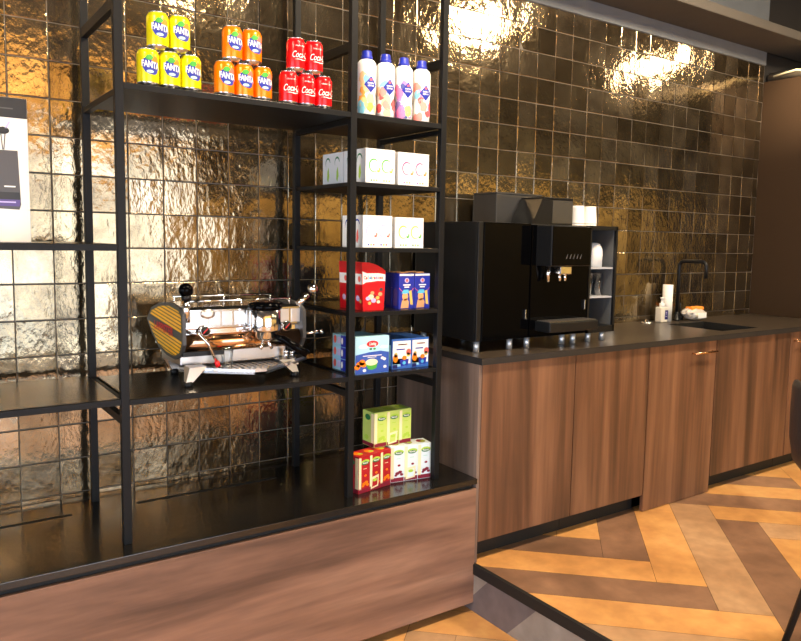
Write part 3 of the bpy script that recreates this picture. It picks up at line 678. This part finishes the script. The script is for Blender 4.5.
g.flat(circ(.075, .215, .012, .012), P['lavender'], front(0, -.0051, 0))
g.build('printed_board', t)
g = G(); g.box(-.1, .03, .0045, .06, 0, .006, BLACK); g.build('stand_foot', t)

# ------------------------------------------------------------------ lever espresso machine
em = thing('espresso_machine', 'polished chrome espresso machine with striped yellow and black side on the shelf', 'espresso machine', (.66, -.28, ZM))
eo = (-.66, .28, -ZM)
def ep(name, g, parent=None): return g.build(name, parent or em, eo if parent is None else None)
XS = .432
side = [(-.055, 1.035), (-.115, 1.082), (-.22, 1.108), (-.33, 1.118), (-.44, 1.108), (-.475, 1.085), (-.478, .985), (-.45, .945), (-.39, .925), (-.30, .928), (-.20, .945), (-.12, .985)]
def side_panel(x0, x1, name, deco):
    g = G(); N = len(side)
    g.add([(x0, y, z) for y, z in side]+[(x1, y, z) for y, z in side], [list(range(N)), list(range(N, 2*N))[::-1]]+[[k, (k+1) % N, (k+1) % N+N, k+N] for k in range(N)], mat('panel_dark_grey', (58, 58, 58), .4))
    if deco:
        xx = x0-.0008
        for k in range(14):                                       # slanted yellow bars
            zc = 1.106-.0128*k
            if 6 <= k <= 7: continue
            pl = [(-.05, zc+.030), (-.48, zc-.010), (-.48, zc-.0192), (-.05, zc+.0208)]
            ed = []
            for i in range(N):
                p, q = side[i], side[(i+1) % N]; nx, ny = (q[1]-p[1]), -(q[0]-p[0]); L = math.hypot(nx, ny); nx /= L; ny /= L
                cy, cz = -.27, 1.02
                if nx*(cy-p[0])+ny*(cz-p[1]) < 0: nx, ny = -nx, -ny
                ed.append((nx, ny, nx*p[0]+ny*p[1]+.012))
            pl = clip(pl, ed)
            if pl: g.add([(xx, y, z) for y, z in pl], [list(range(len(pl)))], mat('panel_yellow', (255, 186, 12), .35))
        g.text('LAPPISTER', .042, P['red'], lambda u, v: (xx-.0006, -.265-u, 1.019+v-.03*u), 0, 0, 1.15, bold=.001)
    return ep(name, g)
side_panel(XS, XS+.012, 'side_panel', True); side_panel(.874, .886, 'side_panel', False)
g = G()                                                           # body: rounded section swept along X
sec = [(-.12, .950), (-.30, .945), (-.40, .950), (-.435, .975), (-.445, 1.0), (-.442, 1.03), (-.452, 1.036), (-.452, 1.098), (-.44, 1.108), (-.2, 1.108), (-.12, 1.08)]
N = len(sec); g.add([(XS+.012, y, z) for y, z in sec]+[(.874, y, z) for y, z in sec], [list(range(N))[::-1], list(range(N, 2*N))]+[[k, k+N, (k+1) % N+N, (k+1) % N] for k in range(N)], CHROME)
ep('body', g)
g = G(); g.tube([(XS+.015, -.428, .985), (.872, -.428, .985)], .034, mat('bronze_chrome', (206, 160, 120), .12, 1.), 24); ep('boiler', g)
g = G()
for k in range(10):                                               # engine-turned band
    g.box(.45+.043*k, .485+.043*k, -.4545, -.451, 1.042, 1.092, BRUSHED, .0012)
ep('front_band', g)
g = G(); g.tube([(.47, -.42, 1.126), (.85, -.42, 1.126)], .004, CHROME, 8); g.tube([(.47, -.25, 1.13), (.85, -.25, 1.13)], .004, CHROME, 8)
for x in (.475, .66, .845):
    for y in (-.42, -.25): g.tube([(x, y, 1.105), (x, y, 1.127)], .004, CHROME, 8)
ep('cup_rail', g)
for x, z in ((.512, 1.028), (.815, 1.03)):
    g = G(); rot = lambda a, b_, c, x=x, z=z: (x+a, -.4565-c, z+b_)
    g.lathe([(.019, 0), (.0195, .010), (.016, .013)], CHROME, 22, fn=rot); ga = ep('pressure_gauge', g)
    g = G(); g.lathe([(.0155, .0133), (.0, .0135)], P['black'], 20, fn=rot); g.flat([(-.009, -.007), (-.007, -.010), (.010, .008), (.008, .010)], P['red'], lambda u, v, x=x, z=z: (x+u, -.4565-.0142, z+v)); d = g.build('dial', ga)
g = G(); g.lathe([(.017, 0), (.017, .006), (.010, .009)], BRUSHED, 20, fn=lambda a, b_, c: (.525+a*1.5, -.4535-c, 1.085+b_)); ep('badge', g)
g = G(); g.tube([(.452, -.455, 1.06), (.452, -.462, 1.135)], [.013, .011], CHROME, 14); g.tube([(.452, -.462, 1.135), (.45, -.462, 1.15)], .016, SATBLACK, 14)
ep('lever_stem', g)
def ball(c, r, m, squash=1.):
    g = G(); g.lathe([(r*math.sin(PI*k/10)+1e-6*(k in (0, 10)), -r*squash*math.cos(PI*k/10)) for k in range(11)], m, 18, c); return g
ep('lever_knob', ball((.449, -.462, 1.168), .024, GLOSSBLACK))
g = G(); g.tube([(.862, -.43, 1.09), (.906, -.452, 1.142)], [.014, .010], CHROME, 14); ep('lever_stem', g)
ep('lever_knob', ball((.922, -.458, 1.162), .019, CHROME))
g = G(); g.tube([(.445, -.46, 1.03), (.485, -.485, 1.02), (.515, -.49, .985), (.545, -.488, .918)], .0048, CHROME, 10); w_ = ep('steam_wand', g)
g = G(); g.tube([(.543, -.4885, .924), (.549, -.488, .906)], .0085, P['red'], 12); g.build('red_tip', w_)
g = G(); g.tube([(.884, -.43, .992), (.955, -.455, 1.0)], .006, CHROME, 10); g.tube([(.955, -.455, 1.0), (.965, -.458, 1.001)], .009, CHROME, 10); ep('water_tap', g)
g = G(); g.lathe([(.052, 0), (.054, .006), (.054, .074), (.05, .078)], CHROME, 32, (.716, -.50, 1.022)); grp = ep('group_head', g)
g = G(); g.lathe([(.058, 0), (.059, .006), (.058, .020), (.03, .024)], GLOSSBLACK, 32, (.716, -.50, 1.1002)); g.build('black_cap', grp)
g = G(); g.box(.70, .732, -.51, -.44, 1.03, 1.09, CHROME); g.build('group_neck', grp)
g = G(); g.lathe([(.018, 0), (.034, .012), (.036, .034), (.04, .036)], CHROME, 28, (.716, -.50, .986)); pf = ep('portafilter', g)
g = G(); g.tube([(.735, -.515, 1.004), (.765, -.54, .994), (.80, -.562, .968), (.838, -.585, .94)], [.007, .012, .0145, .014], GLOSSBLACK, 14); g.build('handle', pf)
g = G(); g.tube([(.708, -.50, .99), (.70, -.505, .968), (.694, -.505, .958)], .006, CHROME, 10); g.tube([(.724, -.50, .99), (.732, -.505, .968), (.738, -.505, .958)], .006, CHROME, 10); g.build('spout', pf)
tr = [(.452, -.365), (.475, -.405), (.655, -.548), (.70, -.548), (.955, -.345), (.90, -.25), (.50, -.25)]
g = G(); N = len(tr); z0, z1 = .878, .886
g.add([(x, y, z0) for x, y in tr]+[(x, y, z1) for x, y in tr], [list(range(N))[::-1], list(range(N, 2*N))]+[[k, (k+1) % N, (k+1) % N+N, k+N] for k in range(N)], CHROME)
cxm = sum(p[0] for p in tr)/N; cym = sum(p[1] for p in tr)/N
tri = [(cxm+(x-cxm)*.965, cym+(y-cym)*.965) for x, y in tr]
g.add([(x, y, z1+.009) for x, y in tr]+[(x, y, z1) for x, y in tri], [[k, (k+1) % N, (k+1) % N+N, k+N] for k in range(N)], CHROME)
g.add([(x, y, z0) for x, y in tr]+[(x, y, z1+.009) for x, y in tr], [[k, (k+1) % N, (k+1) % N+N, k+N] for k in range(N)], BRUSHED)
ep('drip_tray', g)
g = G()
for k in range(15): x = .54+.022*k; g.box(x, x+.012, -.47, -.27, .8862, .8905, BRUSHED)
ep('tray_grille', g)
for x, y, dx in ((.462, -.44, .035), (.862, -.43, -.03), (.50, -.16, .0), (.84, -.16, .0)):
    g = G(); g.add([(x-.012, y-.012, .852), (x+.012, y-.012, .852), (x+.012, y+.012, .852), (x-.012, y+.012, .852), (x+dx-.03, y-.0, .90), (x+dx+.03, y-.0, .90), (x+dx+.03, y+.06, .90), (x+dx-.03, y+.06, .90)],
              [(0, 3, 2, 1), (4, 5, 6, 7), (0, 1, 5, 4), (1, 2, 6, 5), (2, 3, 7, 6), (3, 0, 4, 7)], BRUSHED)
    lg = ep('leg', g)
    g = G(); g.lathe([(.014, 0), (.0155, .004), (.0145, .018)], SATBLACK, 16, (x, y, ZM)); g.build('rubber_foot', lg)
g = G(); g.box(.46, .86, -.36, -.14, .895, .95, BRUSHED, .004); ep('base_frame', g)
g = G(); g.box(.437, .58, -.462, -.452, .942, .958, SATBLACK, .001); ep('name_plate', g)
# glass on the tray
t = thing('shot_glass', 'small cut-glass tumbler standing on the espresso machine tray', 'glass', (.598, -.44, .8906))
g = G(); g.lathe([(.0, .004), (.019, .004), (.022, .07), (.0245, .074), (.024, .076), (.022, .074), (.0195, .008), (.0, .0075)][0:0] or [(.018, 0), (.0205, .02), (.019, .035), (.0225, .05), (.0235, .076), (.0215, .076), (.0205, .05), (.017, .03), (.016, .008), (.0, .008)], GLASS, 14); g.build('glass_bowl', t)
for i, (x, y, h) in enumerate(((.845, -.395, .045), (.885, -.36, .035))):
    t = thing('tamper', ('chrome tamper standing on the tray beside the black handle', 'shorter chrome tamper at the right tip of the machine tray')[i], 'tamper', (x, y, .8866), 0, 'tampers on the machine tray')
    g = G(); g.lathe([(.016, 0), (.017, .008), (.007, .014), (.008, h-.012), (.012, h-.004), (.006, h)], CHROME, 18); g.build('tamper_body', t)

# ------------------------------------------------------------------ automatic coffee station on the worktop
def feet(t, pts, h):
    for x, y in pts: g = G(); g.lathe([(.0135, 0), (.0135, h)], mat('foot_aluminium', (225, 228, 232), .42, .8), 16, (x, y, 0)); g.build('foot', t)
FH = .046
t = thing('milk_fridge', 'black gloss-fronted fridge unit at the left end of the coffee station', 'fridge', (1.815, -.30, ZC))
g = G(); g.box(-.153, .148, -.205, .24, FH, .558, SATBLACK, .004); g.build('cabinet', t)
g = G(); g.box(-.124, .147, -.222, -.206, FH+.004, .556, GLOSSBLACK, .003); d = g.build('door', t)
g = G(); g.box(.118, .123, -.232, -.222, .135, .178, CHROME, .001); g.build('handle', d)
g = G(); g.box(-.153, -.126, -.219, -.2055, FH+.004, .556, SATBLACK, .002); g.build('corner_strip', t)
feet(t, [(-.125, -.19), (.065, -.19), (-.125, .2), (.11, .2)], FH)
t = thing('coffee_machine', 'black automatic coffee machine with touch screen and drip tray on the worktop', 'coffee machine', (2.155, -.30, ZC))
g = G(); g.box(-.19, .188, -.205, .24, FH, .556, SATBLACK, .004); g.build('body', t)
g = G(); g.box(-.186, .184, -.222, -.206, FH+.004, .552, GLOSSBLACK, .003); d = g.build('front_panel', t)
g = G(); g.box(.158, .163, -.232, -.222, .165, .21, CHROME, .001); g.build('handle', d)
g = G(); g.box(-.162, .085, -.318, -.2225, .372, .55, SATBLACK, .004); hd = g.build('screen_head', t)
g = G(); g.box(-.158, .081, -.322, -.3185, .376, .546, GLOSSBLACK, .001); sc = g.build('touch_screen', hd)
g = G(); f = front(0, -.3225, 0)
for k in range(5): g.flat([(-.075+.022*k, .405), (-.068+.022*k, .405), (-.062+.022*k, .425), (-.066+.022*k, .425)], P['grey'], f)
g.build('icon', sc)
g = G(); g.box(-.08, -.01, -.30, -.2225, .335, .3715, CHROME, .004)
for x in (-.062, -.028): g.tube([(x, -.275, .338), (x, -.275, .305)], .008, CHROME, 12)
g.build('spout', t)
g = G(); g.tube([(-.11, -.25, .372), (-.11, -.25, .30)], .009, CHROME, 12); g.build('hot_water_spout', t)
g = G(); g.box(-.155, .162, -.318, -.2225, .078, .124, SATBLACK, .006); dt = g.build('drip_tray', t)
g = G()
for k in range(19): x = -.148+.0162*k; g.box(x, x+.009, -.310, -.23, .1243, .1265, BRUSHED)
g.build('grille', dt)
feet(t, [(-.17, -.19), (.055, -.19), (.13, -.19), (-.17, .2), (.15, .2)], FH)
for x, y, w, d, h, l, bx in ((2.155, -.145, .30, .175, .142, 'taller smoked grey bean hopper on the coffee machine, nearest the rack', 0), (2.225, -.315, .265, .15, .12, 'dark bean hopper on the coffee machine, lower one beside the cups', 1)):
    t = thing('bean_hopper', l, 'bean hopper', (x, y, ZC+.5585), 0, 'bean hoppers on the coffee machine')
    if bx: g = G(); g.add([(-w/2, -d/2, 0), (w/2, -d/2, 0), (w/2, d/2, 0), (-w/2, d/2, 0), (-w/2+.06, -d/2, h), (w/2, -d/2, h), (w/2, d/2, h), (-w/2+.06, d/2, h)], [(0, 3, 2, 1), (4, 5, 6, 7), (0, 1, 5, 4), (1, 2, 6, 5), (2, 3, 7, 6), (3, 0, 4, 7)], SATBLACK)
    else: g = G(); g.box(-w/2, w/2, -d/2, d/2, 0, h, GREYPLAS, .004)
    g.build('bin', t)
    g = G(); g.box(-w/2+(.065 if bx else .0), w/2, -d/2-.002, d/2, h+.0005, h+.009, SATBLACK if bx else GREYPLAS, .002); g.build('lid', t)
    if bx: g = G(); g.box(w/2-.137, w/2-.002, -d/2-.0015, -d/2-.0002, .008, h-.003, GREYPLAS); g.build('window', t)
# cup cabinet
t = thing('cup_cabinet', 'open black cup cabinet with pale shelves at the right of the coffee machine', 'cup cabinet', (2.4505, -.29, ZC))
W2, D0, D1 = .0985, -.225, .20
g = G(); g.box(-W2, -W2+.012, D0, D1, FH, .558, SATBLACK); g.box(W2-.012, W2, D0, D1, FH, .558, SATBLACK); g.box(W2-.0135, W2-.012, D0+.014, D1-.01, FH+.03, .54, mat('cabinet_liner', (84, 86, 88), .4)); g.box(-W2, W2, D0, D1, .540, .558, SATBLACK); g.box(-W2, W2, D0, D1, FH, FH+.03, SATBLACK); g.box(-W2, W2, D1-.01, D1, FH, .558, mat('cabinet_liner', (84, 86, 88), .4))
g.build('cabinet', t)
for z in (.352, .212): g = G(); g.box(-W2+.012, W2-.014, D0+.012, D1-.01, z, z+.008, SHELFGREY); g.build('shelf', t)
feet(t, [(-.05, -.19), (.05, -.19), (-.05, .16), (.05, .16)], FH)
t = thing('mug', 'white mug standing upside down on the upper cup cabinet shelf', 'mug', (2.475, -.43, ZC+.3602))
g = G(); g.lathe([(.042, 0), (.043, .06), (.040, .09), (.030, .112), (.015, .118), (.0, .119)], WHITE, 24); g.build('mug_body', t)
g = G(); g.tube([(.041, -.0, .03), (.058, -.0, .036), (.062, .0, .06), (.055, .0, .085), (.038, .0, .09)], .006, WHITE, 8); g.build('handle', t)
for x, y, l in ((2.425, -.44, 'clear glass tumbler on the cup cabinet shelf, left one'), (2.495, -.44, 'clear glass tumbler on the cup cabinet shelf, right one')):
    t = thing('tumbler', l, 'glass', (x, y, ZC+.2202), 0, 'tumblers in the cup cabinet')
    g = G(); g.lathe([(.021, 0), (.029, .108), (.0275, .108), (.020, .006), (.0, .006)], GLASS, 20); g.build('glass_bowl', t)
for x, l in ((2.424, 'stack of white paper cups on the cup cabinet, left one'), (2.511, 'stack of white paper cups on the cup cabinet, right one')):
    t = thing('paper_cups', l, 'cup stack', (x, -.36, ZC+.5585), 0, 'white cup stacks on top of the machine')
    g = G(); g.lathe([(.038, 0), (.038, .005), (.0365, .006), (.0365, .012), (.038, .013), (.038, .018), (.0365, .019), (.0365, .03), (.032, .085), (.031, .098), (.0, .099)], PAPER, 24); g.build('cup_stack', t)

# ------------------------------------------------------------------ items by the sink
t = thing('soap_dispenser', 'white pump soap bottle with blue label beside the paper roll', 'soap bottle', (3.50, -.085, ZC))
g = G(); g.box(-.034, .034, -.024, .024, 0, .095, mat('soap_white', (226, 220, 206), .35), .009); f = front(0, -.0245, 0)
g.flat(rect(.0, .03, .018, .075), P['navy'], f)
for v in (.06, .05, .035): g.flat(rect(.006, .022, v, v+.004), P['lavender'], front(0, -.0248, 0))
g.build('bottle', t)
g = G(); g.lathe([(.017, .094), (.017, .116), (.008, .119), (.007, .142), (.012, .144), (.012, .152), (.0, .154)], WHITE, 18); g.tube([(0, 0, .148), (0, -.034, .147)], .005, WHITE, 8); g.build('pump', t)
for x, y, h, l in ((3.585, -.06, .228, 'white paper towel roll standing beside the soap bottle'), (3.015, -.085, .205, 'white paper roll standing close behind the cup cabinet')):
    t = thing('paper_roll', l, 'paper roll', (x, y, ZC), 0, 'paper rolls on the worktop')
    g = G(); g.lathe([(.031, 0), (.031, h)], PAPER, 24); g.build('roll', t)
    g = G(); g.lathe([(.012, h+.0002), (.012, h+.001), (.0, h+.001)], P['tan'], 16); g.build('core', t)
t = thing('sink_plug', 'small shiny metal plug lying on the worktop left of the soap bottle', 'plug', (3.34, -.10, ZC))
g = G(); g.lathe([(.034, 0), (.036, .008), (.030, .012), (.012, .014), (.010, .024), (.0, .025)], CHROME, 22); g.build('plug_disc', t)
t = thing('sponge_bag', 'crumpled clear bag of orange sponges with white label behind the sink', 'bag', (3.80, -.105, ZC)); g = G(); rb = random.Random(4)
n, m_ = 22, 12; vs = []
for j in range(m_+1):
    ph = PI*j/m_
    for k in range(n):
        a = 2*PI*k/n; q = 1+rb.uniform(-.09, .09)*math.sin(ph)
        sx = .095*(math.copysign(abs(math.cos(a))**.8, math.cos(a))); sy = .05*(math.copysign(abs(math.sin(a))**.8, math.sin(a)))
        vs.append((sx*math.sin(ph)*q+.02*math.cos(ph), sy*math.sin(ph)*q, max(0, .042-.042*math.cos(ph)*q)))
fs = [(j*n+k, j*n+(k+1) % n, (j+1)*n+(k+1) % n, (j+1)*n+k) for j in range(m_) for k in range(n)]
g.add(vs, fs, mat('clear_plastic', (214, 206, 196), .22, coat=.5)); bag = g.build('bag_film', t)
g = G()
for x in (-.045, .0, .042): g.box(x-.02, x+.02, -.03, .02, .066, .088, mat('sponge_orange', (250, 150, 50), .8, bump=.4), .006)
g.build('sponge', t)
g = G(); g.box(-.03, .055, -.0545, -.0525, .018, .052, WHITE); g.build('label', t)
t = thing('dish_brush', 'small dark dish brush leaning behind the tap', 'brush', (3.735, -.05, ZC))
g = G(); g.lathe([(.02, 0), (.022, .03), (.01, .036)], BLACK, 14); g.build('brush_head', t)
g = G(); g.tube([(0, 0, .034), (.004, .004, .11)], .005, BLACK, 8); g.build('handle', t)

# ------------------------------------------------------------------ stool at the right edge
st = thing('bar_stool', 'dark leather bucket stool with splayed black legs at the right edge', 'stool', (2.295, -1.835, 0))
n = 40; prof = [(.0, .548), (.13, .552), (.195, .572), (.235, .622), (.249, .70), (.251, .80), (.250, .875), (.244, .893), (.234, .897), (.224, .890), (.219, .86), (.216, .72), (.19, .665), (.0, .655)]
vs = []
for r_, z in prof:
    for k in range(n):
        a = 2*PI*k/n; c = math.cos(a-PI*1.15)                      # back towards the camera-left
        lowf = max(0, min(1, (c+.55)/.5)); zz = z if z < .70 else .70+(z-.70)*lowf
        vs.append((r_*math.cos(a), r_*math.sin(a), zz))
g = G(); g.add(vs, [(j*n+k, j*n+(k+1) % n, (j+1)*n+(k+1) % n, (j+1)*n+k) for j in range(len(prof)-1) for k in range(n)], LEATHER, True)
g.build('seat_shell', st)
for sx, sy in ((-1.4, .7), (-.7, -1.4), (1.4, -.7), (.7, 1.4)):
    g = G(); g.tube([(sx*.06, sy*.06, .552), (sx*.175, sy*.175, .004)], [.016, .011], SATBLACK, 12); g.build('leg', st)
